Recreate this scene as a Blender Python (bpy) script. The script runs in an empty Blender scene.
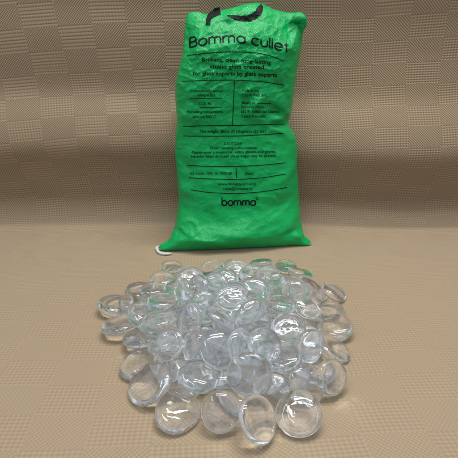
import bpy, bmesh, math, random
from mathutils import Vector, Matrix, noise
random.seed(11)
S = bpy.context.scene
COL = S.collection

# ------------------------------------------------------------------ camera
F, PITCH, H = 410.0, math.radians(22.0), 0.453      # focal length in pixels of a 458 px wide picture
cd = bpy.data.cameras.new('camera')
cam = bpy.data.objects.new('camera', cd); COL.objects.link(cam)
cam.location = (0, 0, H); cam.rotation_euler = (math.radians(90) - PITCH, 0, 0)
cd.sensor_width = 36; cd.lens = 36 * F / 458; cd.clip_start = 0.01; cd.clip_end = 50
S.camera = cam
CP, SP = math.cos(PITCH), math.sin(PITCH)
def depth(y, z): return y * CP + (H - z) * SP
def px_x(u, y, z): return (u - 229) / F * depth(y, z)
def z_at(v, y):                                      # height of the point seen at picture row v, at distance y
    a = PITCH + math.atan((v - 229) / F)
    return H - y * math.tan(a)
def y_at(v, z=0.0):
    a = PITCH + math.atan((v - 229) / F)
    return (H - z) / math.tan(a)

# ------------------------------------------------------------------ helpers
def link(name, me, mat=None, parent=None, smooth=True):
    o = bpy.data.objects.new(name, me); COL.objects.link(o)
    if mat is not None: me.materials.append(mat)
    if smooth:
        for p in me.polygons: p.use_smooth = True
    if parent is not None: o.parent = parent
    return o
def mesh(name, vs, fs):
    me = bpy.data.meshes.new(name); me.from_pydata(vs, [], fs); me.update(); return me
def tag(o, label, cat, group=None):
    o['label'] = label; o['category'] = cat
    if group: o['group'] = group
    return o
def sstep(a, b, x):
    t = max(0.0, min(1.0, (x - a) / (b - a))); return t * t * (3 - 2 * t)
def interp(tab, x):
    if x <= tab[0][0]: return tab[0][1]
    for (a, fa), (b, fb) in zip(tab, tab[1:]):
        if x <= b:
            t = (x - a) / (b - a); return fa + (fb - fa) * t
    return tab[-1][1]
def smooth_tab(tab, n=200, w=2):
    a, b = tab[0][0], tab[-1][0]
    xs = [a + (b - a) * i / n for i in range(n + 1)]; ys = [interp(tab, x) for x in xs]
    for _ in range(w * 3):
        ys = [ys[0]] + [(ys[i-1] + 2*ys[i] + ys[i+1]) / 4 for i in range(1, n)] + [ys[-1]]
    return list(zip(xs, ys)), a, b, n
def ev(st, x):
    tab, a, b, n = st
    f = max(0, min(n - 1e-6, (x - a) / (b - a) * n)); i = int(f); t = f - i
    return tab[i][1] * (1 - t) + tab[i+1][1] * t

class NT:
    def __init__(s, mat):
        mat.use_nodes = True; s.t = mat.node_tree; s.t.nodes.clear()
        s.out = s.n('ShaderNodeOutputMaterial')
    def n(s, typ, **k):
        nd = s.t.nodes.new(typ)
        for a, v in k.items():
            if a == 'inp':
                for i, x in v.items():
                    if hasattr(x, 'links') or isinstance(x, bpy.types.NodeSocket): s.t.links.new(x, nd.inputs[i])
                    else: nd.inputs[i].default_value = x
            else: setattr(nd, a, v)
        return nd
    def m(s, op, a, b=0.0, c=0.0):
        return s.n('ShaderNodeMath', operation=op, inp={0: a, 1: b, 2: c}).outputs[0]
    def mix(s, f, a, b):
        nd = s.n('ShaderNodeMix', data_type='RGBA')
        for i, x in ((0, f), (6, a), (7, b)):
            if isinstance(x, bpy.types.NodeSocket): s.t.links.new(x, nd.inputs[i])
            else: nd.inputs[i].default_value = x
        return nd.outputs[2]
    def fmix(s, f, a, b):
        return s.m('ADD', s.m('MULTIPLY', b, f), s.m('MULTIPLY', a, s.m('SUBTRACT', 1.0, f)))
def new_mat(name):
    return bpy.data.materials.new(name)

# ------------------------------------------------------------------ materials
def fabric_material():
    M = new_mat('woven_upholstery'); k = NT(M); m = k.m
    uv = k.n('ShaderNodeUVMap', uv_map='UVMap').outputs[0]
    wob = k.n('ShaderNodeTexNoise', noise_dimensions='2D', inp={'Vector': uv, 'Scale': 2.2, 'Detail': 1.0}).outputs['Color']
    wv = k.n('ShaderNodeVectorMath', operation='MULTIPLY_ADD', inp={0: wob, 1: (.030, .022, 0), 2: uv}).outputs[0]
    rot = k.n('ShaderNodeVectorRotate', rotation_type='Z_AXIS', inp={'Vector': wv, 'Angle': math.radians(-3.0)}).outputs[0]
    sx = k.n('ShaderNodeSeparateXYZ', inp={0: rot})
    X, Y = sx.outputs[0], sx.outputs[1]
    X = m('ADD', X, 5.0); Y = m('ADD', Y, CELLOFF)
    cx, cy = m('DIVIDE', X, .0875), m('DIVIDE', Y, .0555)
    par = m('MODULO', m('ADD', m('FLOOR', cx), m('FLOOR', cy)), 2.0)
    par = m('GREATER_THAN', par, .5)
    tp = 2 * math.pi
    def wave(e, pitch): return m('SINE', m('MULTIPLY', e, tp / pitch))
    ribs = m('SUBTRACT', 1.0, m('MULTIPLY', m('POWER', m('MULTIPLY_ADD', wave(Y, .0555 / 7.0), -.5, .5), 2.2), 2.0))
    vert = wave(X, .0074)
    mask = k.n('ShaderNodeTexNoise', noise_dimensions='2D', inp={'Vector': uv, 'Scale': 3.1, 'Detail': 0.0}).outputs['Fac']
    mk = k.n('ShaderNodeMapRange', inp={0: mask, 1: .45, 2: .62, 3: .15, 4: .85}).outputs[0]
    A1 = m('MULTIPLY_ADD', ribs, .52, m('MULTIPLY', vert, .16))
    A2 = m('ADD', m('MULTIPLY', wave(Y, .0555 / 9.0), .55), m('MULTIPLY', vert, .45))
    low = k.n('ShaderNodeMapRange', inp={0: m('ADD', k.n('ShaderNodeSeparateXYZ', inp={0: uv}).outputs[1], m('MULTIPLY', k.n('ShaderNodeSeparateXYZ', inp={0: uv}).outputs[0], -.35)), 1: 2.22, 2: 2.30, 3: 1.0, 4: 0.0}).outputs[0]
    A = k.fmix(m('MAXIMUM', low, mk), A1, A2)
    side = m('GREATER_THAN', X, 5.02)
    sgn = m('SUBTRACT', m('MULTIPLY', side, -2.0), -1.0)        # +1 left, -1 right
    d1 = wave(m('SUBTRACT', Y, m('MULTIPLY', X, sgn)), .0068)
    d2 = wave(m('ADD', Y, m('MULTIPLY', X, sgn)), .0062)
    B = m('ADD', m('MULTIPLY', d1, .62), m('MULTIPLY', d2, .36))
    pat = k.fmix(par, A, B)
    h = m('MULTIPLY_ADD', pat, .5, .5)
    yarn = k.n('ShaderNodeTexNoise', noise_dimensions='2D', inp={'Vector': uv, 'Scale': 700.0, 'Detail': 2.0}).outputs['Fac']
    blot = k.n('ShaderNodeTexNoise', noise_dimensions='2D', inp={'Vector': uv, 'Scale': 6.0, 'Detail': 4.0}).outputs['Fac']
    h2 = m('MULTIPLY_ADD', yarn, .25, h)
    cfac = k.n('ShaderNodeMapRange', inp={0: h2, 1: .15, 2: 1.05, 3: 0.0, 4: 1.0}).outputs[0]
    wallf = k.n('ShaderNodeMapRange', inp={0: k.n('ShaderNodeSeparateXYZ', inp={0: uv}).outputs[1], 1: 1.82, 2: 2.02, 3: 0.0, 4: 1.0}).outputs[0]   # hanging part: rib shade from raking overhead light, painted into the gap colour
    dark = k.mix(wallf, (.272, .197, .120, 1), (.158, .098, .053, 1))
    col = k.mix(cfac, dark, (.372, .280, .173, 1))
    col = k.mix(m('MULTIPLY', blot, .25), col, (.37, .285, .18, 1))
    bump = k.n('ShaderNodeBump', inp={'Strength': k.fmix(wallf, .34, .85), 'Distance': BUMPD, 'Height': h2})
    b = k.n('ShaderNodeBsdfPrincipled', inp={'Base Color': col, 'Roughness': .62, 'Specular IOR Level': .35,
        'Sheen Weight': .25, 'Sheen Roughness': .4, 'Normal': bump.outputs[0]})
    k.t.links.new(b.outputs[0], k.out.inputs[0]); return M

def glass_material():
    M = new_mat('clear_glass'); k = NT(M); m = k.m
    oi = k.n('ShaderNodeObjectInfo')
    tc = k.n('ShaderNodeTexCoord').outputs['Object']
    off = k.n('ShaderNodeVectorMath', operation='MULTIPLY_ADD', inp={0: oi.outputs['Random'], 1: (9, 7, 5), 2: tc}).outputs[0]
    n1 = k.n('ShaderNodeTexNoise', inp={'Vector': off, 'Scale': 4.5, 'Detail': 1.5}).outputs['Fac']
    n2 = k.n('ShaderNodeTexNoise', inp={'Vector': off, 'Scale': 13.0, 'Detail': 2.0}).outputs['Fac']
    n1 = m('MULTIPLY_ADD', n2, .16, n1)
    bump = k.n('ShaderNodeBump', inp={'Strength': .22, 'Distance': .0016, 'Height': n1})
    tint = k.n('ShaderNodeMapRange', inp={0: oi.outputs['Random'], 1: 0, 2: 1, 3: 0, 4: 1}).outputs[0]
    col = k.mix(tint, (.985, .995, .995, 1), (.975, .99, 1.0, 1))
    b = k.n('ShaderNodeBsdfPrincipled', inp={'Base Color': col, 'Roughness': .0, 'IOR': 1.52,
        'Transmission Weight': 1.0, 'Normal': bump.outputs[0]})
    scf = k.n('ShaderNodeTexNoise', inp={'Vector': off, 'Scale': 7.0, 'Detail': 5.0, 'Roughness': .7}).outputs['Fac']
    scf = k.n('ShaderNodeMapRange', inp={0: scf, 1: .42, 2: .70, 3: .020, 4: .11}).outputs[0]
    d1 = k.n('ShaderNodeBsdfDiffuse', inp={'Color': (.92, .96, 1.0, 1)}); d2 = k.n('ShaderNodeBsdfTranslucent', inp={'Color': (.92, .96, 1.0, 1)})
    dd = k.n('ShaderNodeMixShader', inp={0: .5, 1: d1.outputs[0], 2: d2.outputs[0]})
    mx = k.n('ShaderNodeMixShader', inp={0: scf, 1: b.outputs[0], 2: dd.outputs[0]})     # fine scuffs on the pressed faces
    k.t.links.new(mx.outputs[0], k.out.inputs[0]); return M

def sack_material():
    M = new_mat('woven_plastic'); k = NT(M); m = k.m
    uv = k.n('ShaderNodeUVMap', uv_map='UVMap').outputs[0]
    sx = k.n('ShaderNodeSeparateXYZ', inp={0: uv}); X, Y = sx.outputs[0], sx.outputs[1]
    tp = 2 * math.pi
    a = m('SINE', m('MULTIPLY', m('ADD', X, Y), tp / .0034))
    c = m('SINE', m('MULTIPLY', m('SUBTRACT', X, Y), tp / .0034))
    w = m('ADD', m('MULTIPLY', a, .5), m('MULTIPLY', c, .5))
    crk = k.n('ShaderNodeTexNoise', noise_dimensions='2D', inp={'Vector': uv, 'Scale': 55.0, 'Detail': 4.0, 'Roughness': .65}).outputs['Fac']
    big = k.n('ShaderNodeTexNoise', noise_dimensions='2D', inp={'Vector': uv, 'Scale': 16.0, 'Detail': 3.0}).outputs['Fac']
    b1 = k.n('ShaderNodeBump', inp={'Strength': .8, 'Distance': .004, 'Height': big})
    b2 = k.n('ShaderNodeBump', inp={'Strength': .9, 'Distance': .0028, 'Height': crk, 'Normal': b1.outputs[0]})
    b3 = k.n('ShaderNodeBump', inp={'Strength': .35, 'Distance': .0007, 'Height': w, 'Normal': b2.outputs[0]})
    col = k.mix(m('MULTIPLY_ADD', w, .12, .5), (.0004, .275, .063, 1), (.0005, .395, .090, 1))
    b = k.n('ShaderNodeBsdfPrincipled', inp={'Base Color': col, 'Roughness': .13, 'Specular IOR Level': .30, 'Normal': b3.outputs[0]})
    k.t.links.new(b.outputs[0], k.out.inputs[0]); return M

def plain(name, col, rough=.5, bump=0.0, scale=300, spec=.5):
    M = new_mat(name); k = NT(M)
    tc = k.n('ShaderNodeTexCoord').outputs['Object']
    nz = k.n('ShaderNodeTexNoise', inp={'Vector': tc, 'Scale': scale, 'Detail': 3.0}).outputs['Fac']
    c = k.mix(k.m('MULTIPLY', nz, .5), col, tuple(x * .75 for x in col[:3]) + (1,))
    bp = k.n('ShaderNodeBump', inp={'Strength': bump, 'Distance': .001, 'Height': nz})
    b = k.n('ShaderNodeBsdfPrincipled', inp={'Base Color': c, 'Roughness': rough, 'Specular IOR Level': spec, 'Normal': bp.outputs[0]})
    k.t.links.new(b.outputs[0], k.out.inputs[0]); return M

CELLOFF = 5.017
BUMPD = .0011
FABRIC, GLASS, SACK = fabric_material(), glass_material(), sack_material()
INK = plain('black_ink', (.003, .006, .005, 1), .5, .3, spec=.12)
CORD = plain('white_cord', (.62, .66, .60, 1), .7, .8, 900)
GREY = plain('grey_plastic', (.20, .24, .30, 1), .5)

# ------------------------------------------------------------------ cloth: floor sweeping up into a draped back
def cloth():
    prof = [(-.8, 0), (-.3, 0), (.2, 0), (.6, 0), (.9, 0), (1.02, .0), (1.075, .004), (1.108, .016), (1.128, .04), (1.138, .08), (1.128, .11), (1.121, .145), (1.111, .178), (1.100, .207), (1.093, .235), (1.099, .270), (1.118, .325), (1.137, .365), (1.142, .40), (1.138, .47), (1.130, .56), (1.120, .70), (1.10, 1.3)]
    # resample smoothly (Catmull-Rom)
    pts = []
    for i in range(len(prof) - 1):
        p0, p1, p2, p3 = prof[max(0, i-1)], prof[i], prof[i+1], prof[min(len(prof)-1, i+2)]
        n = max(3, int(math.dist(p1, p2) / .012)) if p1[0] > .15 and p1[1] < .8 else 12
        for j in range(n):
            t = j / n
            f = lambda a, b, c, d: .5 * ((2*b) + (c-a)*t + (2*a-5*b+4*c-d)*t*t + (3*b-a-3*c+d)*t*t*t)
            if p1[1] == 0 and p2[1] == 0: pts.append((p1[0] + (p2[0]-p1[0])*t, 0.0))
            else: pts.append((f(p0[0], p1[0], p2[0], p3[0]), f(p0[1], p1[1], p2[1], p3[1])))
    pts.append(prof[-1])
    for _ in range(3):
        pts = [pts[0]] + [((pts[i-1][0] + 2*pts[i][0] + pts[i+1][0]) / 4, (pts[i-1][1] + 2*pts[i][1] + pts[i+1][1]) / 4) for i in range(1, len(pts)-1)] + [pts[-1]]
    arc = [0.0]
    for a, b in zip(pts, pts[1:]): arc.append(arc[-1] + math.dist(a, b))
    NX = 150; vs = []; uvs = []
    for j, (y, z) in enumerate(pts):
        for i in range(NX + 1):
            x = -1.7 + 3.4 * i / NX
            w = sstep(.02, .2, z)
            dy = w * (.020 * noise.noise(Vector((x * 2.1, z * 1.2, 3.3))) + .010 * noise.noise(Vector((x * 1.2 + 5, z * 6.0, 1.3))))
            zz = z + w * .02 * noise.noise(Vector((x * 1.1, z * .8, 9.1)))
            floor = (1 - w) * sstep(.85, 1.05, y) * .0
            vs.append((x, y + dy, zz + floor)); uvs.append((x, arc[j]))
    fs = [(j*(NX+1)+i, j*(NX+1)+i+1, (j+1)*(NX+1)+i+1, (j+1)*(NX+1)+i) for j in range(len(pts)-1) for i in range(NX)]
    me = mesh('cloth_backdrop', vs, fs)
    ul = me.uv_layers.new(name='UVMap')
    for l in me.loops: ul.data[l.index].uv = uvs[l.vertex_index]
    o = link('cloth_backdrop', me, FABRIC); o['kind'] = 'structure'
    o['label'] = 'tan woven cloth under the glass, sweeping up into a draped back'
    return o
cloth()

# ------------------------------------------------------------------ the sack
def ymid(s, t):                                     # middle surface, leaning back, left side nearer
    base = 1.001 + .021 * s
    lean = .051 * sstep(0, .22, t) + .018 * t
    k = sstep(.70, 1, abs(s)) * (1 - sstep(0, .085, t))          # bottom corners poke forward along the floor
    return (base + lean * (1 - .12 * s)) * (1 - k) + (.972 if s < 0 else 1.004) * k
LT = [(0, 158), (4, 159.8), (6.5, 163.5), (9, 168.2), (15, 171), (26, 174.5), (42, 177), (52, 178.5), (70, 177.5), (88, 176), (100, 175), (120, 175.5), (130, 176.5),
      (140, 176.5), (160, 175), (172, 175.5), (185, 178), (200, 182), (215, 184), (228, 184.5), (240, 186)]     # rows above v=250 -> left edge
RT = [(0, 312), (4, 309.8), (6.5, 306.5), (9.5, 304), (14, 303), (20, 302), (30, 301), (50, 299), (65, 298.5), (85, 297), (100, 297.5), (112, 296.5), (120, 293), (126, 289), (130, 288), (137, 291), (150, 293),
      (165, 294.5), (180, 296.5), (195, 299.5), (210, 302), (225, 304), (240, 304)]
LS, RS = smooth_tab(LT, 240, 1), smooth_tab(RT, 240, 1)
TOP = smooth_tab([(-1, 16), (-.95, 11.5), (-.8, 10.5), (-.68, 13.5), (-.5, 11), (-.25, 8), (0, 4), (.2, 2.5), (.33, 5), (.5, 10), (.7, 13), (.85, 13.5), (.95, 12.5), (1, 16)], 120, 1)
CREASES = [  # (u0,v0,u1,v1,width px,height m): folds pressed into the sack, by place on its front
    (288, 118, 262, 101, 5, -.010), (289, 112, 258, 124, 4, .007), (290, 124, 252, 119, 4, -.007), (286, 132, 240, 108, 5, .006), (262, 92, 246, 116, 5, .006),
    (252, 84, 240, 96, 5, .005), (270, 78, 288, 100, 6, -.006), (204, 30, 196, 62, 6, .006), (213, 22, 205, 48, 5, .005), (186, 25, 192, 60, 6, -.006),
    (232, 24, 262, 20, 7, -.008), (224, 14, 238, 27, 5, .006), (285, 20, 292, 44, 6, -.007), (262, 30, 240, 46, 6, .005), (300, 30, 276, 62, 6, .005),
    (197, 80, 190, 118, 6, .005), (187, 96, 204, 104, 4, -.004), (180, 112, 206, 118, 5, .005), (176, 150, 200, 172, 7, -.005), (178, 178, 192, 196, 7, .006),
    (176, 196, 196, 190, 5, -.006), (172, 214, 186, 206, 5, .005), (176, 226, 196, 236, 6, -.005), (185, 234, 240, 240, 6, .006), (298, 160, 270, 182, 7, .005),
    (300, 186, 262, 205, 7, -.004), (302, 205, 280, 222, 6, .005), (300, 226, 270, 238, 6, -.006), (306, 236, 288, 230, 5, .006), (220, 228, 262, 234, 7, .004),
    (228, 152, 262, 165, 10, .003), (206, 186, 232, 214, 9, .003), (252, 216, 286, 208, 8, .004), (168, 236, 182, 216, 5, .005)]
def seg(px, py, c):
    x0, y0, x1, y1, w, h = c
    dx, dy = x1 - x0, y1 - y0; L2 = dx*dx + dy*dy
    t = ((px - x0)*dx + (py - y0)*dy) / L2; tt = max(0, min(1, t))
    d = math.hypot(px - x0 - dx*tt, py - y0 - dy*tt)
    f = math.exp(-(d / (w * .85)) ** 2)
    return h * f * math.sin(math.pi * (.15 + .85 * tt)) if 0 < tt < 1 else h * f * .45 * (1 if tt == 0 else 0.0)
def sack_point(s, t, front=True):
    vt = ev(TOP, s); hh = 250 - vt                  # height in picture rows of this column
    r = t * hh
    y = ymid(s, t)
    q = 240.0 * t
    v = (250 - 1.0 * s) - r - 2.0 * s * (1 - t)                 # right bottom corner sits a little higher in view (farther)
    u = (ev(LS, q) + ev(RS, q)) / 2 + s * (ev(RS, q) - ev(LS, q)) / 2
    if t < .12:                                     # bottom seam lies on the floor
        y0 = ymid(s, 0); z_floor = .004
    z = z_at(v, y) + (.006 - z_at(250 - 3.0 * s, ymid(s, 0))) * max(0.0, 1 - t / .14)
    z = max(.004, z)
    x = px_x(u, y, z)
    edge = max(0.0, 1 - abs(s) ** 3.4) ** .55
    prof = math.sin(math.pi / 2 * min(1, t / .11)) ** .55
    top = max(0.0, min(1, (1 - t) / .16)) ** .6
    body = .054 + .018 * math.exp(-((t - .20) / .2) ** 2) + .010 * math.exp(-((t - .72) / .18) ** 2) - .010 * math.exp(-((t - .50) / .06) ** 2) * sstep(.1, 1, s)
    D = body * edge * prof * top
    if front:
        W = 0.0
        for c in CREASES: 
            if abs(v - (c[1]+c[3])/2) < 60: W += seg(u, v, c)
        W *= 1.15
        P3 = Vector((x * 19, z * 19, 4.0))
        lump = noise.noise(P3) * .0035 + noise.noise(Vector((x * 48, z * 48, 8.0))) * .0016
        def ridge(a, b, c_, p, amp): return (1 - abs(noise.noise(Vector((a, b, c_))))) ** p * amp
        up_ = sstep(.42, .75, t)
        rid = ridge(x * 24 + z * 9, z * 34 - x * 12, 2.0, 9, .0018 * (.5 + .5 * up_)) + ridge(x * 55 - z * 30, z * 50 + x * 20, 5.0, 7, .0015 * (.2 + .8 * up_))
        rid += noise.noise(Vector((x * 110, z * 90, 1.0))) * .0007 * (.3 + .7 * up_)
        ring = math.hypot(u - 191, v - 221); W += .0030 * math.exp(-((ring - 8) / 2.6) ** 2)
        e2 = min(1.0, (1 - abs(s)) / .07) * min(1.0, t / .05) * min(1, (1 - t) / .04)
        D += (W + lump + rid) * max(0.0, e2)
        return Vector((x, y - D, max(.003, z - .013 * max(0.0, 1 - t / .06))))
    return Vector((x, min(y + D * .75, 1.16), z))
# project a (u, v) on the picture to sack coordinates (s, t) of its front
def cam_uv(p):
    zc = depth(p.y, p.z); 
    upc = p.y * SP + (p.z - H) * CP
    return 229 + F * p.x / zc, 229 - F * upc / zc
def invert(u, v):
    s, t = (u - 237) / 60.0, (250 - v) / 240.0
    for _ in range(14):
        s = max(-.999, min(.999, s)); t = max(.001, min(.999, t))
        a = cam_uv(sack_point(s, t)); e = 2e-3
        b = cam_uv(sack_point(min(1, s + e), t)); c = cam_uv(sack_point(s, min(1, t + e)))
        J = Matrix(((b[0]-a[0], c[0]-a[0]), (b[1]-a[1], c[1]-a[1]))) * (1 / e)
        if abs(J.determinant()) < 1e-6: break
        d = J.inverted() @ Vector((u - a[0], v - a[1]))
        s += max(-.1, min(.1, d.x)) * .8; t += max(-.1, min(.1, d.y)) * .8
    return s, t
def normal_at(s, t):
    e = 3e-3
    a = sack_point(max(-1, s-e), t); b = sack_point(min(1, s+e), t); c = sack_point(s, max(0, t-e)); d = sack_point(s, min(1, t+e))
    n = (b - a).cross(d - c); n.normalize()
    return n if n.y < 0 else -n

sack = bpy.data.objects.new('sack', None); COL.objects.link(sack); sack.empty_display_size = .1
sack.location = (0, 1.0, 0); INV = Matrix.Translation((0, -1.0, 0))
tag(sack, 'tall bright green woven plastic sack with black print, standing upright behind the heap of glass', 'sack')
def under_sack(name, me, mat, parent=None, smooth=True):
    me.transform(INV); return link(name, me, mat, parent or sack, smooth)
def build_sack():
    NS, NTT = 170, 300; vs = []; uvs = []; idx = {}
    def sp(i):                                       # denser near the sides
        a = -1 + 2 * i / NS; return math.sin(a * math.pi / 2) * .35 + a * .65
    def tp_(j):
        a = j / NTT; return a
    for side in (0, 1):
        for j in range(NTT + 1):
            for i in range(NS + 1):
                rim = i in (0, NS) or j in (0, NTT)
                if side and rim: idx[side, i, j] = idx[0, i, j]; continue
                p = sack_point(sp(i), tp_(j), side == 0)
                if side == 0: p = p
                idx[side, i, j] = len(vs); vs.append(p); uvs.append((p.x, p.z))
    fs = []
    for side in (0, 1):
        for j in range(NTT):
            for i in range(NS):
                q = [idx[side, i, j], idx[side, i+1, j], idx[side, i+1, j+1], idx[side, i, j+1]]
                fs.append(q if side == 0 else q[::-1])
    me = mesh('sack_body', vs, fs)
    ul = me.uv_layers.new(name='UVMap')
    for l in me.loops: ul.data[l.index].uv = uvs[l.vertex_index]
    under_sack('sack_body', me, SACK)
build_sack()

# small folded ears at the bottom corners and rolled ear at the top right corner
def tube(pts, radii, seg_=14, flat=1.0, nz=0.0):
    vs, fs = [], []
    P = [Vector(p) for p in pts]
    for i, p in enumerate(P):
        d = (P[min(i+1, len(P)-1)] - P[max(i-1, 0)]).normalized()
        a = d.cross(Vector((0, 0, 1))); 
        if a.length < .2: a = d.cross(Vector((0, 1, 0)))
        a.normalize(); b = a.cross(d).normalized()
        for k in range(seg_):
            th = 2 * math.pi * k / seg_
            rr = radii[i] * (1 + nz * noise.noise(Vector((i * .5, math.cos(th) * 1.4, math.sin(th) * 1.4))))
            vs.append(p + a * math.cos(th) * rr + b * math.sin(th) * rr * flat)
    n = len(P)
    for i in range(n - 1):
        for k in range(seg_):
            fs.append((i*seg_+k, i*seg_+(k+1) % seg_, (i+1)*seg_+(k+1) % seg_, (i+1)*seg_+k))
    fs.append(tuple(range(seg_))[::-1]); fs.append(tuple(range((n-1)*seg_, n*seg_)))
    return vs, fs
def at(u, v, y): 
    z = z_at(v, y); return (px_x(u, y, z), y, z)
def floor_at(u, v, z=.004):
    y = y_at(v, z); return (px_x(u, y, z), y, z)
def uvd(me):
    ul = me.uv_layers.new(name='UVMap')
    for l in me.loops: c = me.vertices[l.vertex_index].co; ul.data[l.index].uv = (c.x + c.y * .3, c.z + c.y * .7)
def dense(pts, rad, n=8):
    P, R = [], []
    for i in range(len(pts) - 1):
        for j in range(n):
            t = j / n; P.append(tuple(Vector(pts[i]).lerp(Vector(pts[i+1]), t))); R.append(rad[i] + (rad[i+1] - rad[i]) * t)
    P.append(pts[-1]); R.append(rad[-1]); 
    for _ in range(6):
        P = [P[0]] + [tuple((Vector(P[i-1]) + Vector(P[i]) * 2 + Vector(P[i+1])) / 4) for i in range(1, len(P)-1)] + [P[-1]]
    return P, R
P, R = dense([at(288, 24, 1.068), at(296, 18.5, 1.064), at(302, 18.5, 1.062), at(302.5, 26, 1.064), at(299, 36, 1.067)], [.003, .011, .0125, .010, .002])
me = mesh('rolled_ear', *tube(P, R, 20, .9, .15)); uvd(me); under_sack('rolled_ear', me, SACK)
P, R = dense([floor_at(158, 246.5, .006), floor_at(156.5, 248.5, .005), floor_at(158, 251.5, .004), floor_at(161, 253.5, .004), floor_at(166, 253.8, .004), floor_at(171.5, 253.4, .004)], [.0035, .004, .004, .0042, .004, .0028])
me = mesh('closing_cord', *tube(P, R, 10, .8, .5)); o = under_sack('closing_cord', me, CORD)
o['label'] = 'frayed white cord end at the bottom left corner of the sack'

# ------------------------------------------------------------------ print on the sack
LIFT = .0007
def stick(vs2):                                      # [(s, t)] -> points lifted just off the cloth
    return [sack_point(s, t) + normal_at(s, t) * LIFT for s, t in vs2]
def px_to_st(u, v, cache={}):
    k = (round(u * 2), round(v * 2))
    if k not in cache: cache[k] = invert(k[0] / 2, k[1] / 2)
    return cache[k]
def st_bilinear(u, v):
    st = 4.0
    u0, v0 = math.floor(u / st) * st, math.floor(v / st) * st
    a, b, c, d = px_to_st(u0, v0), px_to_st(u0 + st, v0), px_to_st(u0, v0 + st), px_to_st(u0 + st, v0 + st)
    fu, fv = (u - u0) / st, (v - v0) / st
    return tuple((a[i]*(1-fu) + b[i]*fu) * (1-fv) + (c[i]*(1-fu) + d[i]*fu) * fv for i in (0, 1))
# printed sheet coordinates: every block is laid out flat, then follows the sack's own surface
def write(name, text, u0, u1, v, xh, align='fit', bend=None, bold=0.0):
    """text between columns u0..u1, baseline row v (rows of the flat print), cap height xh"""
    cu = bpy.data.curves.new('t', 'FONT'); cu.body = text; cu.size = 1; cu.offset = bold; cu.resolution_u = 3
    o = bpy.data.objects.new('t', cu); COL.objects.link(o)
    dg = bpy.context.evaluated_depsgraph_get(); me = bpy.data.meshes.new_from_object(o.evaluated_get(dg))
    bpy.data.objects.remove(o); 
    xs = [q.co.x for q in me.vertices]; x0, x1 = min(xs), max(xs)
    sc = (u1 - u0) / (x1 - x0); sy = xh / .70
    bm = bmesh.new(); bm.from_mesh(me)
    bmesh.ops.triangulate(bm, faces=bm.faces)
    if xh > 5: 
        for _ in range(2):
            bmesh.ops.subdivide_edges(bm, edges=[e for e in bm.edges if e.calc_length() * sc > 1.5], cuts=1)
            bmesh.ops.triangulate(bm, faces=bm.faces)
    bm.to_mesh(me); bm.free()
    pts = []
    for q in me.vertices:
        fx = (q.co.x - x0) / (x1 - x0); uu = u0 + (q.co.x - x0) * sc
        b = bend(fx) if bend else 0.0
        pts.append(st_bilinear(uu, v + b - q.co.y * sy))
    for q, p in zip(me.vertices, stick(pts)): q.co = p
    me.update(); return under_sack(name, me, INK, smooth=False)
def strip(name, pts, w, closed=False):
    """ribbon along a polyline of (u, v[, width]) points"""
    P = []
    for (a, b) in zip(pts, pts[1:]):
        n = max(1, int(math.dist(a[:2], b[:2]) / 1.5))
        for j in range(n):
            t = j / n; P.append(tuple(a[i] + (b[i] - a[i]) * t for i in range(len(a))))
    P.append(pts[-1]); vs = []
    for _ in range(30 if w < .8 and len(pts) > 3 and name == 'ruled_line' else 0):      # printed rules bow smoothly
        P = [P[0]] + [tuple((P[i-1][k] + 2*P[i][k] + P[i+1][k]) / 4 for k in range(len(P[i]))) for i in range(1, len(P)-1)] + [P[-1]]
    NW = 1 if w < 1.5 else 6
    for i, p in enumerate(P):
        a, b = P[max(0, i-1)], P[min(len(P)-1, i+1)]; dx, dy = b[0]-a[0], b[1]-a[1]; L = math.hypot(dx, dy) or 1
        ww = p[2] if len(p) > 2 else w
        for k in range(NW + 1):
            f = (k / NW - .5) * ww; vs.append(st_bilinear(p[0] - dy / L * f, p[1] + dx / L * f))
    fs = [(i*(NW+1)+k, (i+1)*(NW+1)+k, (i+1)*(NW+1)+k+1, i*(NW+1)+k+1) for i in range(len(P)-1) for k in range(NW)]
    me = mesh(name, stick(vs), fs); return under_sack(name, me, INK, smooth=False)
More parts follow.
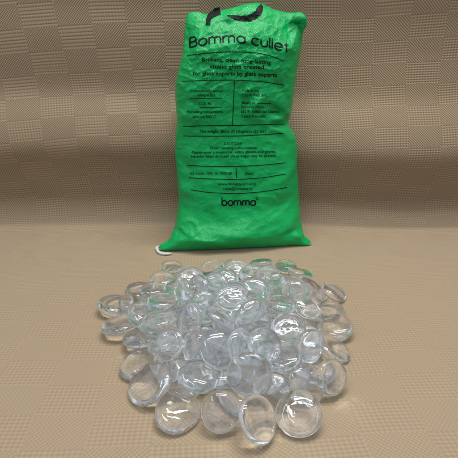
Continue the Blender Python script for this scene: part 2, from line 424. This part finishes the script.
# large emblem cut off by the folded top edge
strip('emblem', [(208, 25.5, 4.5), (208.3, 21, 4.6), (209, 17.8, 5.2), (212, 15.2, 5.6), (216, 13.4, 5.4), (220.5, 12.4, 4.6)], 5)
strip('emblem', [(227, 15.6, .8), (231, 16.6, 3.0), (236, 17.8, 4.6), (242, 18.6, 5.6), (248, 18.6, 6.2), (254, 16.6, 6.6), (258.6, 12.8, 6.6), (260, 8.2, 6.4), (258.5, 6.4, 6.0)], 6)
arch = lambda a, m, b: (lambda f: a*(1-f)**2 + 2*m*f*(1-f) + b*f*f)
def arc(cx, cy, rx, ry, a0, a1, n=14):
    return [(cx + rx * math.cos(math.radians(a0 + (a1 - a0) * i / n)), cy + ry * math.sin(math.radians(a0 + (a1 - a0) * i / n))) for i in range(n + 1)]
O_ = arc(.5, .5, .5, .5, 0, 360, 26)
GLYPH = {   # strokes in units of the x-height, with the advance
    'B': ([[(0, 0), (0, 1.42)], [(0, 1.42), (.42, 1.42)] + arc(.42, 1.08, .34, .34, 90, -90) + [(0, .74)], [(0, .74), (.48, .74)] + arc(.48, .37, .40, .37, 90, -90) + [(0, 0)]], 1.12),
    'o': ([O_], 1.28), 'a': ([O_, [(1, 1.0), (1, 0)]], 1.30), 'b': ([O_, [(0, 1.5), (0, 0)]], 1.28),
    'c': ([arc(.5, .5, .5, .5, 45, 315, 20)], 1.16), 'u': ([[(0, 1)] + arc(.40, .40, .40, .40, 180, 360) + [(.80, 1)]], 1.10),
    'm': ([[(0, 0), (0, 1)], [(0, .6)] + arc(.36, .63, .36, .37, 180, 0) + [(.72, 0)], [(.72, .6)] + arc(1.08, .63, .36, .37, 180, 0) + [(1.44, 0)]], 1.76),
    'l': ([[(0, 0), (0, 1.5)]], .32), 'e': ([[(.02, .5), (1, .5)] + arc(.5, .5, .5, .5, 0, 318, 20)], 1.22),
    't': ([[(.24, 1.36), (.24, 0)], [(0, 1), (.52, 1)]], .6), ' ': ([], .55)}
def letter_strokes(name, text, u0, u1, v, xh, w, bend=None, slant=0.0):
    adv = sum(GLYPH[c_][1] for c_ in text) - .28; sc = (u1 - u0) / adv; vs, fs = [], []; x = 0.0; n = 0
    for c_ in text:
        for st in GLYPH[c_][0]:
            P = []
            for a, b in zip(st, st[1:]):
                q = max(1, int(math.dist(a, b) * xh / .9))
                P += [(a[0] + (b[0]-a[0]) * i / q, a[1] + (b[1]-a[1]) * i / q) for i in range(q)]
            P.append(st[-1]); Q = []
            for p in P:
                uu = u0 + (x + p[0] + p[1] * slant) * sc; f = max(0.0, min(1.0, (uu - u0) / (u1 - u0)))
                Q.append((uu, v + (bend(f) if bend else 0) - p[1] * xh))
            base = len(vs); n += 1
            for i, p in enumerate(Q):
                a, b = Q[max(0, i-1)], Q[min(len(Q)-1, i+1)]; dx, dy = b[0]-a[0], b[1]-a[1]; L = math.hypot(dx, dy) or 1
                for k in (-.5, 0, .5):
                    s_, t_ = st_bilinear(p[0] - dy / L * k * w, p[1] + dx / L * k * w)
                    vs.append(sack_point(s_, t_) + normal_at(s_, t_) * (LIFT + .00004 * (n % 5)))
            fs += [(base+i*3+k, base+(i+1)*3+k, base+(i+1)*3+k+1, base+i*3+k+1) for i in range(len(Q)-1) for k in (0, 1)]
        x += GLYPH[c_][1]
    return under_sack(name, mesh(name, vs, fs), INK, smooth=False)
HB = smooth_tab([(0, 1.0), (.2, -2.6), (.45, -4.3), (.6, -2.6), (.8, .8), (1, 5.6)], 60, 2)
letter_strokes('headline', 'Bomma cullet', 190, 287, 46.5, 6.7, 1.45, bend=lambda f: ev(HB, f))
strip('ruled_line', [(187, 56), (200, 53.6), (225, 51.8), (245, 52), (262, 53.6), (274, 56.5), (283, 61)], .75)
SB = dict(bold=.012)
write('slogan', 'Brilliant, clear, long-lasting', 202, 271, 61.5, 4.0, bend=lambda f: 2.8*f*f, **SB)
write('slogan', 'studio glass created', 210, 264, 68.3, 4.0, bend=lambda f: .6*f, **SB)
write('slogan', 'for glass experts by glass experts', 193, 277, 75.2, 4.0, bend=lambda f: 1.8*f**3, **SB)
strip('ruled_line', [(182, 81.5), (205, 80.3), (234, 80), (262, 81.5), (284, 85)], .7)
strip('ruled_line', [(234.5, 81), (233.6, 100), (232.5, 124.6)], .7)
TB = dict(bold=.009)
write('small_print', 'Dimensionally tested', 190, 222.5, 92, 2.8, **TB)
write('small_print', 'compatible', 197, 215.5, 96.3, 2.8, **TB)
strip('ruled_line', [(189, 98.6), (223, 98.2)], .55)
write('small_print', 'COE 96', 199, 211, 104.8, 2.8, **TB)
strip('ruled_line', [(200, 107.7), (222, 107.2)], .55)
write('small_print', 'Annealing temperature', 187, 223, 113, 2.8, **TB)
write('small_print', 'around 500\u00b0C', 193, 216, 118, 2.8, **TB)
write('small_print', 'Made in the', 242, 259, 91.8, 2.8)
write('small_print', 'Czech Republic', 242, 267, 96.3, 2.8, **TB)
write('small_print', 'Batch nr.', 242, 256, 104, 2.8, **TB)
strip('ruled_line', [(257, 103.6), (271, 103.4)], .55)
write('small_print', 'Bohemia Mach.', 241.5, 264, 108.2, 2.8)
write('small_print', '582 91 Sv\u011btl\u00e1 nad S\u00e1zavou', 241, 279, 112.8, 2.8, **TB)
write('small_print', 'Czech Republic', 241, 266, 117.4, 2.8, **TB)
strip('ruled_line', [(183, 126.4), (205, 125.6), (240, 125.4), (262, 124.6), (284, 124.2)], .75)
write('small_print', 'Net weight: about 25 kilograms (55 lbs.)', 200, 266, 132.6, 3.0, **TB)
strip('ruled_line', [(183, 136), (210, 136.2), (240, 136), (262, 134.8), (283, 133.2)], .75)
write('small_print', 'CAUTION!', 224, 241.5, 145, 2.8, **TB)
write('small_print', 'When handling cullet material', 209.5, 257, 149.1, 2.7, **TB)
write('small_print', 'Please wear a respirator, safety glasses and gloves.', 192, 276, 153.2, 2.7, bend=lambda f: .5 - 1.0*f, **TB)
write('small_print', 'Harmful Glass dust and sharp edges may be present.', 191, 277, 157.6, 2.7, bend=lambda f: -.8*f, **TB)
strip('ruled_line', [(187, 165.2), (205, 166.4), (235, 166.6), (262, 165.2), (285, 162.8)], .7)
write('small_print', 'HS Code: 7001.00.1000-00', 190, 232, 174.6, 2.8, **TB)
strip('ruled_line', [(236, 167.5), (236.6, 178)], .7)
write('small_print', 'Date:', 245, 254, 174.6, 2.8, **TB)
strip('ruled_line', [(189, 177.6), (205, 178.8), (236, 179.6), (262, 178), (286, 174)], .7)
write('small_print', 'www.bomma.cz/cullet', 218, 256, 185.2, 2.8, **TB)
write('small_print', 'cullet@bomma.cz', 222.5, 252.5, 190, 2.8, **TB)
strip('ruled_line', [(191, 189.6), (205, 192.4), (236, 193.8), (262, 192), (287, 187.4)], .7)
letter_strokes('wordmark', 'bomma', 222, 255.5, 205.4, 4.9, 1.25)
strip('wordmark', [(257 + 1.0*math.cos(a*math.pi/5), 198.6 + 1.0*math.sin(a*math.pi/5)) for a in range(11)], .6)

# ------------------------------------------------------------------ glass nuggets
GEMS = [
    ('A', -0.2231, 0.6891, 0.0127, 0.221, 0.006, 0.975, 0.0667), ('B', -0.182, 0.6842, 0.0157, 0.38, -0.003, 0.925, 0.0622), ('C', -0.1858, 0.7448, 0.011, 0.105, -0.023, 0.994, 0.0646),
    ('D', -0.1411, 0.7738, 0.0208, 0.089, -0.286, 0.954, 0.0559), ('E', -0.1161, 0.615, 0.0689, 0.06, 0.025, 0.998, 0.053), ('F', -0.1945, 0.6203, 0.0156, -0.05, 0.188, 0.981, 0.0684),
    ('G', -0.1144, 0.5674, 0.062, -0.175, 0.156, 0.972, 0.0608), ('H', -0.1489, 0.5802, 0.0186, -0.111, 0.142, 0.984, 0.0635), ('I', -0.1437, 0.5243, 0.0114, -0.115, -0.089, 0.989, 0.0621),
    ('J', -0.0925, 0.5146, 0.0563, -0.459, -0.554, 0.694, 0.0536), ('K', -0.0563, 0.5091, 0.0623, -0.751, -0.248, 0.612, 0.053), ('L', -0.0643, 0.5537, 0.0729, -0.667, -0.631, 0.396, 0.053),
    ('M', -0.0123, 0.5011, 0.0574, 0.272, -0.556, 0.786, 0.0623), ('N', -0.0436, 0.4581, 0.0423, 0.097, -0.029, 0.995, 0.057), ('O', -0.1146, 0.4694, 0.022, -0.451, -0.252, 0.856, 0.07),
    ('P', -0.0705, 0.4271, 0.0132, 0.173, -0.187, 0.967, 0.0633), ('Q', -0.0103, 0.4135, 0.0254, 0.127, -0.699, 0.704, 0.0531), ('R', 0.0374, 0.3993, 0.0276, 0.659, -0.347, 0.668, 0.0619),
    ('S', 0.0934, 0.4168, 0.0192, -0.158, -0.416, 0.895, 0.0616), ('T', 0.1119, 0.4668, 0.0221, 0.331, -0.607, 0.723, 0.0581), ('U', 0.1504, 0.4746, 0.0283, 0.484, -0.682, 0.549, 0.053),
    ('V', 0.1713, 0.5559, 0.0147, 0.343, -0.119, 0.932, 0.0581), ('W', 0.1887, 0.6178, 0.0132, -0.219, -0.116, 0.969, 0.0645), ('X', 0.195, 0.6727, 0.0105, -0.117, -0.076, 0.99, 0.0538),
    ('Y', 0.2158, 0.7353, 0.0163, 0.391, -0.148, 0.908, 0.0536), ('Z', 0.1702, 0.7323, 0.0256, 0.537, -0.06, 0.842, 0.0695), ('AA', 0.1368, 0.6161, 0.0583, 0.2, -0.347, 0.916, 0.053),
    ('AB', 0.1337, 0.864, 0.0103, -0.004, 0.1, 0.995, 0.053), ('AC', 0.1606, 0.8183, 0.0147, 0.232, 0.273, 0.933, 0.0584), ('AD', 0.0942, 0.548, 0.0612, -0.073, -0.378, 0.923, 0.0574),
    ('AE', 0.0803, 0.4944, 0.0451, -0.268, -0.123, 0.955, 0.0564), ('AF', 0.0293, 0.4617, 0.0447, -0.062, -0.787, 0.614, 0.0617), ('AG', 0.0611, 0.4546, 0.0213, -0.278, -0.712, 0.645, 0.053),
    ('AH', 0.1247, 0.5213, 0.0457, 0.494, -0.778, 0.389, 0.053), ('AI', 0.0385, 0.5419, 0.0759, 0.444, -0.807, 0.39, 0.0691), ('AJ', 0.0046, 0.5846, 0.0972, -0.057, -0.367, 0.929, 0.0562),
    ('AK', 0.0436, 0.6152, 0.0896, -0.086, -0.663, 0.743, 0.053), ('AL', 0.0878, 0.6446, 0.0778, 0.193, -0.828, 0.527, 0.053), ('AM', 0.0869, 0.5975, 0.0756, 0.04, -0.013, 0.999, 0.053),
    ('AN', -0.0102, 0.5467, 0.0786, 0.517, 0.229, 0.825, 0.0566), ('AO', -0.0805, 0.6243, 0.0804, -0.814, -0.53, 0.237, 0.053), ('AP', -0.0545, 0.6234, 0.088, -0.725, -0.539, 0.428, 0.053),
    ('AQ', -0.0737, 0.6849, 0.0758, 0.02, -0.441, 0.897, 0.053), ('AR', -0.0348, 0.7483, 0.0619, -0.254, -0.286, 0.924, 0.053), ('AS', -0.0239, 0.6219, 0.0924, -0.513, -0.654, 0.556, 0.053),
    ('AT', 0.0166, 0.7053, 0.079, 0.086, -0.405, 0.91, 0.053), ('AU', -0.0104, 0.6492, 0.0932, -0.126, -0.418, 0.9, 0.053), ('AV', 0.0747, 0.8649, 0.0163, -0.127, 0.387, 0.913, 0.0541),
    ('AW', 0.044, 0.6813, 0.0851, 0.078, -0.196, 0.977, 0.053), ('AX', 0.0775, 0.7031, 0.0702, 0.062, -0.297, 0.953, 0.053), ('AZ', 0.1212, 0.6539, 0.0633, -0.106, -0.695, 0.711, 0.053),
    ('BA', -0.0399, 0.5788, 0.0805, 0.133, -0.788, 0.601, 0.053), ('BF', -0.0914, 0.5091, 0.0161, -0.236, -0.377, 0.895, 0.053), ('BI', 0.1436, 0.6145, 0.0271, 0.144, -0.859, 0.491, 0.053),
    ('BK', -0.068, 0.5276, 0.0089, -0.046, -0.073, 0.996, 0.053), ('BE', 0.0118, 0.4548, 0.0116, -0.018, -0.225, 0.974, 0.053), ('BL', 0.0918, 0.4893, 0.0132, -0.276, -0.251, 0.928, 0.053),
    ('BM', 0.0531, 0.5021, 0.0646, 0.299, -0.45, 0.842, 0.053), ('BN', 0.0194, 0.5008, 0.0624, 0.597, -0.54, 0.593, 0.053), ('BO', 0.0287, 0.5752, 0.08, -0.162, -0.304, 0.939, 0.053),
    ('BP', -0.1329, 0.8484, 0.0117, 0.075, -0.261, 0.962, 0.053), ('BQ', -0.1395, 0.6284, 0.0107, -0.05, -0.221, 0.974, 0.053), ('BR', -0.0369, 0.4956, 0.0133, 0.039, -0.353, 0.935, 0.053),
    ('f', 0.1325, 0.7874, 0.0094, 0.042, 0.019, 0.999, 0.0566), ('f', -0.036, 0.6487, 0.0457, 0.294, -0.49, 0.82, 0.0553), ('f', 0.0044, 0.6275, 0.0221, -0.007, 0.11, 0.994, 0.0558),
    ('f66', 0.1308, 0.5124, 0.0092, -0.012, -0.002, 1.0, 0.0581), ('f', 0.0286, 0.5284, 0.028, 0.524, 0.022, 0.851, 0.0576), ('f', -0.1227, 0.7214, 0.0092, 0.011, -0.002, 1.0, 0.0565),
    ('f69', 0.1201, 0.5797, 0.0309, -0.063, -0.268, 0.961, 0.0639), ('f', 0.0894, 0.8252, 0.0093, -0.003, 0.009, 1.0, 0.0635), ('f', -0.0848, 0.6199, 0.0091, 0.008, 0.01, 1.0, 0.0632),
    ('f72', -0.1534, 0.677, 0.0203, 0.683, -0.101, 0.723, 0.0533), ('f73', -0.1273, 0.587, 0.0361, 0.314, 0.195, 0.929, 0.0575), ('f', 0.09, 0.6608, 0.0271, -0.023, 0.425, 0.905, 0.0525),
    ('f', 0.0308, 0.8333, 0.0093, -0.002, -0.009, 1.0, 0.0602), ('f', -0.0529, 0.7547, 0.0166, 0.297, -0.282, 0.912, 0.0625), ('f', -0.0012, 0.7576, 0.0257, 0.05, -0.136, 0.989, 0.0526),
    ('f', 0.0428, 0.6392, 0.0307, 0.282, 0.006, 0.959, 0.0588), ('f', -0.0094, 0.7218, 0.0092, -0.0, 0.002, 1.0, 0.0543), ('f', -0.0106, 0.5397, 0.0137, -0.193, 0.241, 0.951, 0.0623),
    ('f81', -0.0187, 0.5471, 0.0404, 0.47, 0.192, 0.861, 0.0608), ('f', -0.0216, 0.7072, 0.0498, -0.218, 0.344, 0.913, 0.0593), ('f', -0.057, 0.719, 0.029, 0.219, -0.113, 0.969, 0.0619),
    ('f', -0.003, 0.6038, 0.0617, -0.036, 0.306, 0.951, 0.057), ('f', 0.0132, 0.5037, 0.0091, -0.023, 0.019, 1.0, 0.0543), ('f', -0.0701, 0.6318, 0.0275, 0.068, -0.209, 0.976, 0.056),
    ('f', 0.0545, 0.6806, 0.0429, 0.192, 0.005, 0.981, 0.0626), ('f', -0.0073, 0.6467, 0.0526, 0.443, -0.514, 0.734, 0.055), ('f', -0.0489, 0.8092, 0.0093, -0.008, -0.009, 1.0, 0.064),
    ('f90', -0.1119, 0.8054, 0.0118, 0.071, -0.197, 0.978, 0.0632), ('f', 0.0316, 0.6873, 0.0137, -0.236, 0.214, 0.948, 0.0591), ('f', -0.0699, 0.7021, 0.0091, 0.003, -0.015, 1.0, 0.0538),
    ('f', -0.0545, 0.664, 0.0234, -0.466, -0.481, 0.743, 0.0628), ('f94', -0.1027, 0.7294, 0.0258, 0.164, -0.068, 0.984, 0.0543), ('f', -0.0548, 0.5784, 0.0271, -0.025, 0.157, 0.987, 0.0619),
    ('f', -0.0879, 0.7671, 0.0139, 0.239, -0.232, 0.943, 0.0584), ('f', -0.1188, 0.678, 0.0308, 0.11, 0.336, 0.935, 0.0624), ('f', 0.0113, 0.5932, 0.0092, -0.01, 0.018, 1.0, 0.0607),
    ('f', 0.0374, 0.7936, 0.0194, 0.377, -0.296, 0.877, 0.0587), ('f', -0.1059, 0.5654, 0.0094, -0.048, 0.012, 0.999, 0.059), ('f', -0.0077, 0.6975, 0.0374, -0.161, 0.377, 0.912, 0.0569),
    ('f', 0.0534, 0.5729, 0.0344, -0.315, 0.111, 0.943, 0.0575), ('f', 0.1457, 0.7313, 0.0092, 0.002, -0.009, 1.0, 0.0632), ('f104', -0.1023, 0.5441, 0.0314, -0.14, 0.293, 0.946, 0.0589),
    ('f', -0.0047, 0.8386, 0.0181, -0.606, 0.027, 0.795, 0.0524), ('f', 0.0019, 0.5948, 0.0335, -0.191, -0.42, 0.887, 0.0636), ('f', -0.0446, 0.581, 0.0094, -0.019, 0.036, 0.999, 0.0546),
    ('f', -0.0503, 0.6025, 0.0441, 0.28, 0.391, 0.877, 0.0523), ('f', 0.0855, 0.763, 0.0092, 0.0, -0.001, 1.0, 0.0536), ('f', 0.1133, 0.7034, 0.0257, 0.085, 0.059, 0.995, 0.056),
    ('f', 0.0394, 0.7405, 0.0092, 0.032, 0.006, 0.999, 0.0536), ('f', 0.0793, 0.5412, 0.0093, -0.014, 0.024, 1.0, 0.0621), ('f', 0.0976, 0.609, 0.0092, -0.009, 0.027, 1.0, 0.0546),
    ('f', 0.0769, 0.5376, 0.0276, -0.007, 0.163, 0.987, 0.054), ('f115', 0.1278, 0.5462, 0.035, 0.026, -0.652, 0.757, 0.0532), ('f', 0.1519, 0.6754, 0.014, -0.3, -0.152, 0.942, 0.0576),
    ('f117', -0.1562, 0.6313, 0.0323, 0.189, -0.125, 0.974, 0.0604), ('f118', 0.075, 0.6072, 0.0422, 0.259, 0.469, 0.844, 0.0534), ('f119', -0.1545, 0.7282, 0.0254, 0.018, -0.047, 0.999, 0.0537),
    ('f120', -0.0993, 0.6275, 0.041, -0.372, -0.295, 0.88, 0.0532), ('f', -0.0235, 0.6674, 0.009, 0.0, 0.012, 1.0, 0.0596), ('f', 0.0909, 0.7076, 0.0092, 0.0, -0.018, 1.0, 0.0618),
    ('f', 0.1057, 0.7593, 0.0257, 0.102, -0.087, 0.991, 0.0551), ('f', 0.0512, 0.6403, 0.0091, -0.007, 0.005, 1.0, 0.0632), ('f', 0.0635, 0.7201, 0.0339, 0.129, -0.492, 0.861, 0.0555),
    ('f', -0.0792, 0.6957, 0.0459, -0.083, -0.083, 0.993, 0.0611), ('f', 0.0621, 0.4881, 0.018, -0.482, -0.182, 0.857, 0.0579), ('f', 0.1089, 0.6429, 0.0168, 0.041, 0.429, 0.902, 0.0609),
    ('f', 0.002, 0.5705, 0.0505, 0.029, 0.058, 0.998, 0.0576), ('f', -0.0015, 0.7745, 0.0092, 0.009, -0.004, 1.0, 0.0544), ('f', 0.1308, 0.568, 0.0092, 0.006, -0.01, 1.0, 0.0563),
    ('f132', -0.0709, 0.4774, 0.0206, -0.119, -0.57, 0.813, 0.0631), ('f', 0.0523, 0.752, 0.0259, 0.059, -0.051, 0.997, 0.0573), ('f', 0.0117, 0.7443, 0.0406, 0.023, -0.229, 0.973, 0.0528),
    ('f135', -0.0115, 0.4826, 0.0284, -0.069, -0.047, 0.996, 0.0613), ('f', -0.1093, 0.6629, 0.0164, 0.134, 0.417, 0.899, 0.0592), ('f137', -0.0444, 0.5265, 0.0303, 0.002, 0.367, 0.93, 0.0632),
    ('f', -0.0025, 0.6753, 0.0265, -0.111, 0.194, 0.975, 0.0602), ('f', 0.0648, 0.588, 0.0186, -0.362, -0.034, 0.931, 0.055), ('f', -0.0871, 0.578, 0.0438, 0.089, 0.074, 0.993, 0.0546)]
LABELS = {
    'O': 'large oval nugget at the left end of the front row, leaning up to the right',
    'P': 'broad clear nugget in the front row, second from the left, lying on the cloth',
    'Q': 'nearly round nugget in the middle of the front row, facing the viewer',
    'R': 'tall oval nugget at the very front tip of the heap, tipped to the left',
    'S': 'large round nugget at the right end of the front row, two white glints on it',
    'I': 'oval clear nugget flat on the cloth, just behind the leftmost front row nugget',
    'H': 'oval nugget flat on the cloth at left, third up from the front left corner',
    'F': 'long flat nugget at the far left, directly in front of the leftmost one',
    'A': 'leftmost nugget of the whole heap, flat on the cloth and catching some green',
    'B': 'partly covered flat nugget between the leftmost nugget and the heap',
    'C': 'flat nugget on the back left rim with a green edge, behind the leftmost nugget',
    'D': 'oval nugget with a dark green streak along its edge, back left of the heap',
    'E': 'broad flat nugget lying on top at left, in front of the green streaked one',
    'G': 'oval nugget tilted towards the upper right on the left shoulder of the heap',
    'J': 'upright narrow nugget on the left front slope, above the flat ones on the cloth',
    'K': 'slim nugget standing on edge, second upright one on the left front slope',
    'L': 'slim nugget standing on edge high on the left slope, below the ones near the top',
    'M': 'large round nugget propped steeply in the left centre of the front slope',
    'N': 'round nugget above the gap between second and third of the front row',
    'AF': 'large round nugget in the front centre, propped right behind the tipped oval tip nugget',
    'AG': 'small half covered nugget wedged behind the front row, right of the large centre one',
    'T': 'round nugget standing behind the right end of the front row and overlapping it',
    'U': 'nugget at the lower right rim, leaning outwards beside the right end of the front row',
    'V': 'flat oval nugget on the right rim resting on the cloth, above the lower right one',
    'W': 'wide nugget outermost on the right rim, its thick edge showing as a ring',
    'X': 'flat nugget on the right rim between the two ring edged ones',
    'Y': 'small ring edged nugget on the cloth, furthest right at the back',
    'Z': 'long nugget slanting down to the right, touching the upper right ring edged one',
    'AA': 'slanting nugget on the right shoulder, just inside the flat one on the rim',
    'AB': 'ring edged flat nugget on the back rim, the rearmost one on the right',
    'AC': 'flat nugget on the back right rim just in front of the rearmost right one',
    'AD': 'round nugget facing up on the right slope, the clearest disc right of the centre',
    'AE': 'round nugget on the right front slope between the clear disc and the front row',
    'AH': 'narrow nugget standing on edge at the right, beside the flat ones of the right rim',
    'AI': 'big nugget with a domed top in the very middle of the heap',
    'AJ': 'round frosted looking disc at the crown, left of the brightest spot',
    'AK': 'brightest nugget at the crown of the heap, directly behind the big middle one',
    'AL': 'pale round nugget at the crown, right of the brightest one',
    'AM': 'flat nugget under the pale crown nugget, above the clear disc on the right slope',
    'AN': 'leaf shaped nugget with a dark inside, slanting down right, left of the middle',
    'AO': 'slim nugget standing on edge at the upper left, next to the green streaked one',
    'AP': 'narrow nugget standing at the upper left of the crown, second upright one there',
    'AQ': 'small nugget peeking out at the back left of the crown',
    'AR': 'nugget tilted up to the right on the back edge, left of the centre',
    'AS': 'small upright nugget pressed against the left of the frosted looking disc',
    'AT': 'nugget at the top back of the heap, straight behind the frosted looking disc',
    'AU': 'small nugget at the top back, between the tilted back edge one and the centre',
    'AV': 'flat nugget at the back rim with dark green edge, in front of the sack centre',
    'AW': 'nugget on the back of the crown, behind the brightest one',
    'AX': 'nugget on the back slope right of centre, behind the pale round crown nugget',
    'AZ': 'round nugget high on the right shoulder, beside the long slanting one',
    'BA': 'steep small nugget left of the crown, above the leaf shaped one',
    'BF': 'nugget half hidden on the cloth between the leftmost front nugget and the upright ones',
    'BI': 'small nugget wedged between the clear right slope disc and the outermost right ring edged one',
    'BE': 'small half hidden nugget seen in the dark gap above the middle of the front row',
    'BM': 'nugget tucked between the big middle one and the right front slope disc',
    'BN': 'nugget standing steeply between the two large round ones of the front slope',
    'BO': 'nugget half covered by the big domed middle one, left of its top',
    'BP': 'flat nugget alone at the back left rim, nearest to the white cord of the sack',
    'f117': 'oval nugget on the left side lying over the two flat ones at the far left',
    'f132': 'nugget squeezed between the leftmost front row nugget and the round one beside it',
    'f119': 'nugget on the back left, lying against the one with the green streak',
    'f135': 'half covered nugget just left of the large round front centre one',
    'f73': 'nugget wedged low on the left, under the one tilted to the upper right',
    'f69': 'half covered nugget on the right, behind the narrow one standing on edge',
    'f94': 'nugget mostly covered by the slim upright one at the upper left',
    'f90': 'half covered nugget at the back left, between the lone rim one and the crown',
    'f81': 'sliver of a nugget below the leaf shaped one',
    'f66': 'sliver of a nugget on the cloth behind the lower right rim one',
    'f137': 'sliver of a nugget under the second upright one of the left front slope',
    'f72': 'sliver of a nugget between the flat green edged one and the left shoulder',
    'f115': 'sliver of a nugget above the narrow one standing on edge at the right',
    'f104': 'sliver of a nugget on the left between the flat rim ones and the upright ones',
    'f120': 'sliver of a nugget between the left shoulder one and the slim upright one above it',
    'f118': 'sliver of a nugget between the big middle one and the clear right slope disc',
}
GROUP = 'clear glass nuggets heaped in front of the sack'
def nugget_mesh(i):
    """a pressed glass drop of diameter 1: domed on top, flatter underneath with a shallow dimple"""
    rnd = random.Random(100 + i); NR, NA = 22, 72
    e2, e3, p2, p3 = rnd.uniform(.0, .055), rnd.uniform(.0, .025), rnd.uniform(0, 6.28), rnd.uniform(0, 6.28)
    top, bot = rnd.uniform(.19, .22), rnd.uniform(.13, .16); kp = rnd.uniform(.42, .60); dim = rnd.uniform(.0, .05)
    vs = []
    def put(r, a, z):
        k = .5 * 1.02 * (1 + e2 * math.cos(2*a + p2) + e3 * math.cos(3*a + p3))
        x, y = r * k * math.cos(a), r * k * math.sin(a)
        n = noise.noise(Vector((x * 3.2 + i * 7, y * 3.2, z * 4))) * .012 + noise.noise(Vector((x * 8 + i * 3, y * 8, z * 8))) * .003
        vs.append((x * (1 + n), y * (1 + n), z * (1 + n * 2.0) + n * .35))
    rs = [math.sin(math.pi / 2 * (j / NR)) for j in range(1, NR + 1)]
    put(0, 0, top)
    for r in rs: 
        for a in range(NA): put(r, 2*math.pi*a/NA, top * max(0, 1 - r**2.8) ** kp)
    for r in rs[-2::-1]:
        for a in range(NA): put(r, 2*math.pi*a/NA, -bot * max(0, 1 - r**6.0) ** .5 + dim * math.exp(-(r / .62) ** 6))
    put(0, 0, -bot + dim)
    n = (len(vs) - 2) // NA; fs = [(0, 1 + a, 1 + (a+1) % NA) for a in range(NA)]
    for j in range(n - 1):
        for a in range(NA):
            fs.append((1+j*NA+a, 1+(j+1)*NA+a, 1+(j+1)*NA+(a+1) % NA, 1+j*NA+(a+1) % NA))
    L = len(vs) - 1
    fs += [(L, 1+(n-1)*NA+(a+1) % NA, 1+(n-1)*NA+a) for a in range(NA)]
    me = mesh('nugget', vs, fs); me.materials.append(GLASS)
    for p in me.polygons: p.use_smooth = True
    return me
NUG = [nugget_mesh(i) for i in range(12)]
nb = 0
for k, (gid, x, y, z, nx, ny, nz, D) in enumerate(GEMS):
    o = bpy.data.objects.new('glass_nugget', NUG[(k * 5 + k // 12) % 12]); COL.objects.link(o)
    n = Vector((nx, ny, nz)).normalized()
    rnd = random.Random(k)
    q = n.to_track_quat('Z', 'Y').to_matrix() @ Matrix.Rotation(rnd.uniform(0, 6.28), 3, 'Z')
    T = .0188 * (D / .06) ** .5 / .345                # thickness scale
    o.matrix_world = Matrix.Translation((x, y, z)) @ q.to_4x4() @ Matrix.Diagonal((D, D, T, 1))
    tag(o, LABELS.get(gid, 'clear glass nugget buried inside the heap, almost hidden under the nuggets on top'), 'glass nugget', GROUP)

# ------------------------------------------------------------------ light: a dim bright room and ceiling lamps
w = bpy.data.worlds.new('World'); S.world = w; w.use_nodes = True
bg = w.node_tree.nodes['Background']; wt = w.node_tree; wn = wt.nodes.new; wl = wt.links.new
tc = wn('ShaderNodeTexCoord'); sxyz = wn('ShaderNodeSeparateXYZ'); wl(tc.outputs['Generated'], sxyz.inputs[0])
ramp = wn('ShaderNodeValToRGB'); mr = wn('ShaderNodeMapRange'); mr.inputs[1].default_value = -1; mr.inputs[2].default_value = 1
wl(sxyz.outputs[2], mr.inputs[0]); wl(mr.outputs[0], ramp.inputs[0])
el = ramp.color_ramp.elements; el[0].position = 0; el[0].color = (.16, .17, .19, 1); el[1].position = 1; el[1].color = (.90, .97, 1.08, 1)
for p, c_ in ((.5, (.20, .215, .25, 1)), (.62, (.36, .40, .46, 1)), (.72, (.80, .88, 1.0, 1))):
    e_ = el.new(p); e_.color = c_
nz = wn('ShaderNodeTexNoise'); nz.inputs['Scale'].default_value = 2.6; nz.inputs['Detail'].default_value = 1; wl(tc.outputs['Generated'], nz.inputs['Vector'])
m2 = wn('ShaderNodeMapRange'); m2.inputs[1].default_value = .40; m2.inputs[2].default_value = .58; m2.inputs[3].default_value = .22; m2.inputs[4].default_value = 1.75; wl(nz.outputs['Fac'], m2.inputs[0])
vm = wn('ShaderNodeVectorMath'); vm.operation = 'SCALE'; wl(ramp.outputs[0], vm.inputs[0]); wl(m2.outputs[0], vm.inputs[3]); wl(vm.outputs[0], bg.inputs[0])
bg.inputs[1].default_value = .80
def area(name, loc, aim, sx, sy, power, col):
    l = bpy.data.lights.new(name, 'AREA'); l.shape = 'RECTANGLE'; l.size = sx; l.size_y = sy; l.energy = power; l.color = col
    o = bpy.data.objects.new(name, l); COL.objects.link(o); o.location = loc
    o.rotation_euler = (Vector(aim) - Vector(loc)).to_track_quat('-Z', 'Y').to_euler(); return o
area('ceiling_lamp', (.30, .95, 2.0), (.30, .85, 0), 1.2, .10, 19, (1, .97, .93))
area('ceiling_lamp', (.20, .55, 2.0), (.20, .65, 0), 1.2, .10, 12, (1, .98, .95))
area('ceiling_lamp', (-.7, .30, 2.1), (0, .7, 0), .9, .12, 6, (.93, .97, 1))

S.view_settings.view_transform = 'Standard'; S.view_settings.look = 'None'; S.view_settings.exposure = 0; S.view_settings.gamma = 1
c = S.cycles if hasattr(S, 'cycles') else None
S.render.engine = 'CYCLES'
c = S.cycles
c.max_bounces = 24; c.transmission_bounces = 24; c.glossy_bounces = 12; c.diffuse_bounces = 4; c.transparent_max_bounces = 8
c.sample_clamp_indirect = 16.0; c.caustics_reflective = True; c.caustics_refractive = True; c.blur_glossy = 0.0
c.use_denoising = True
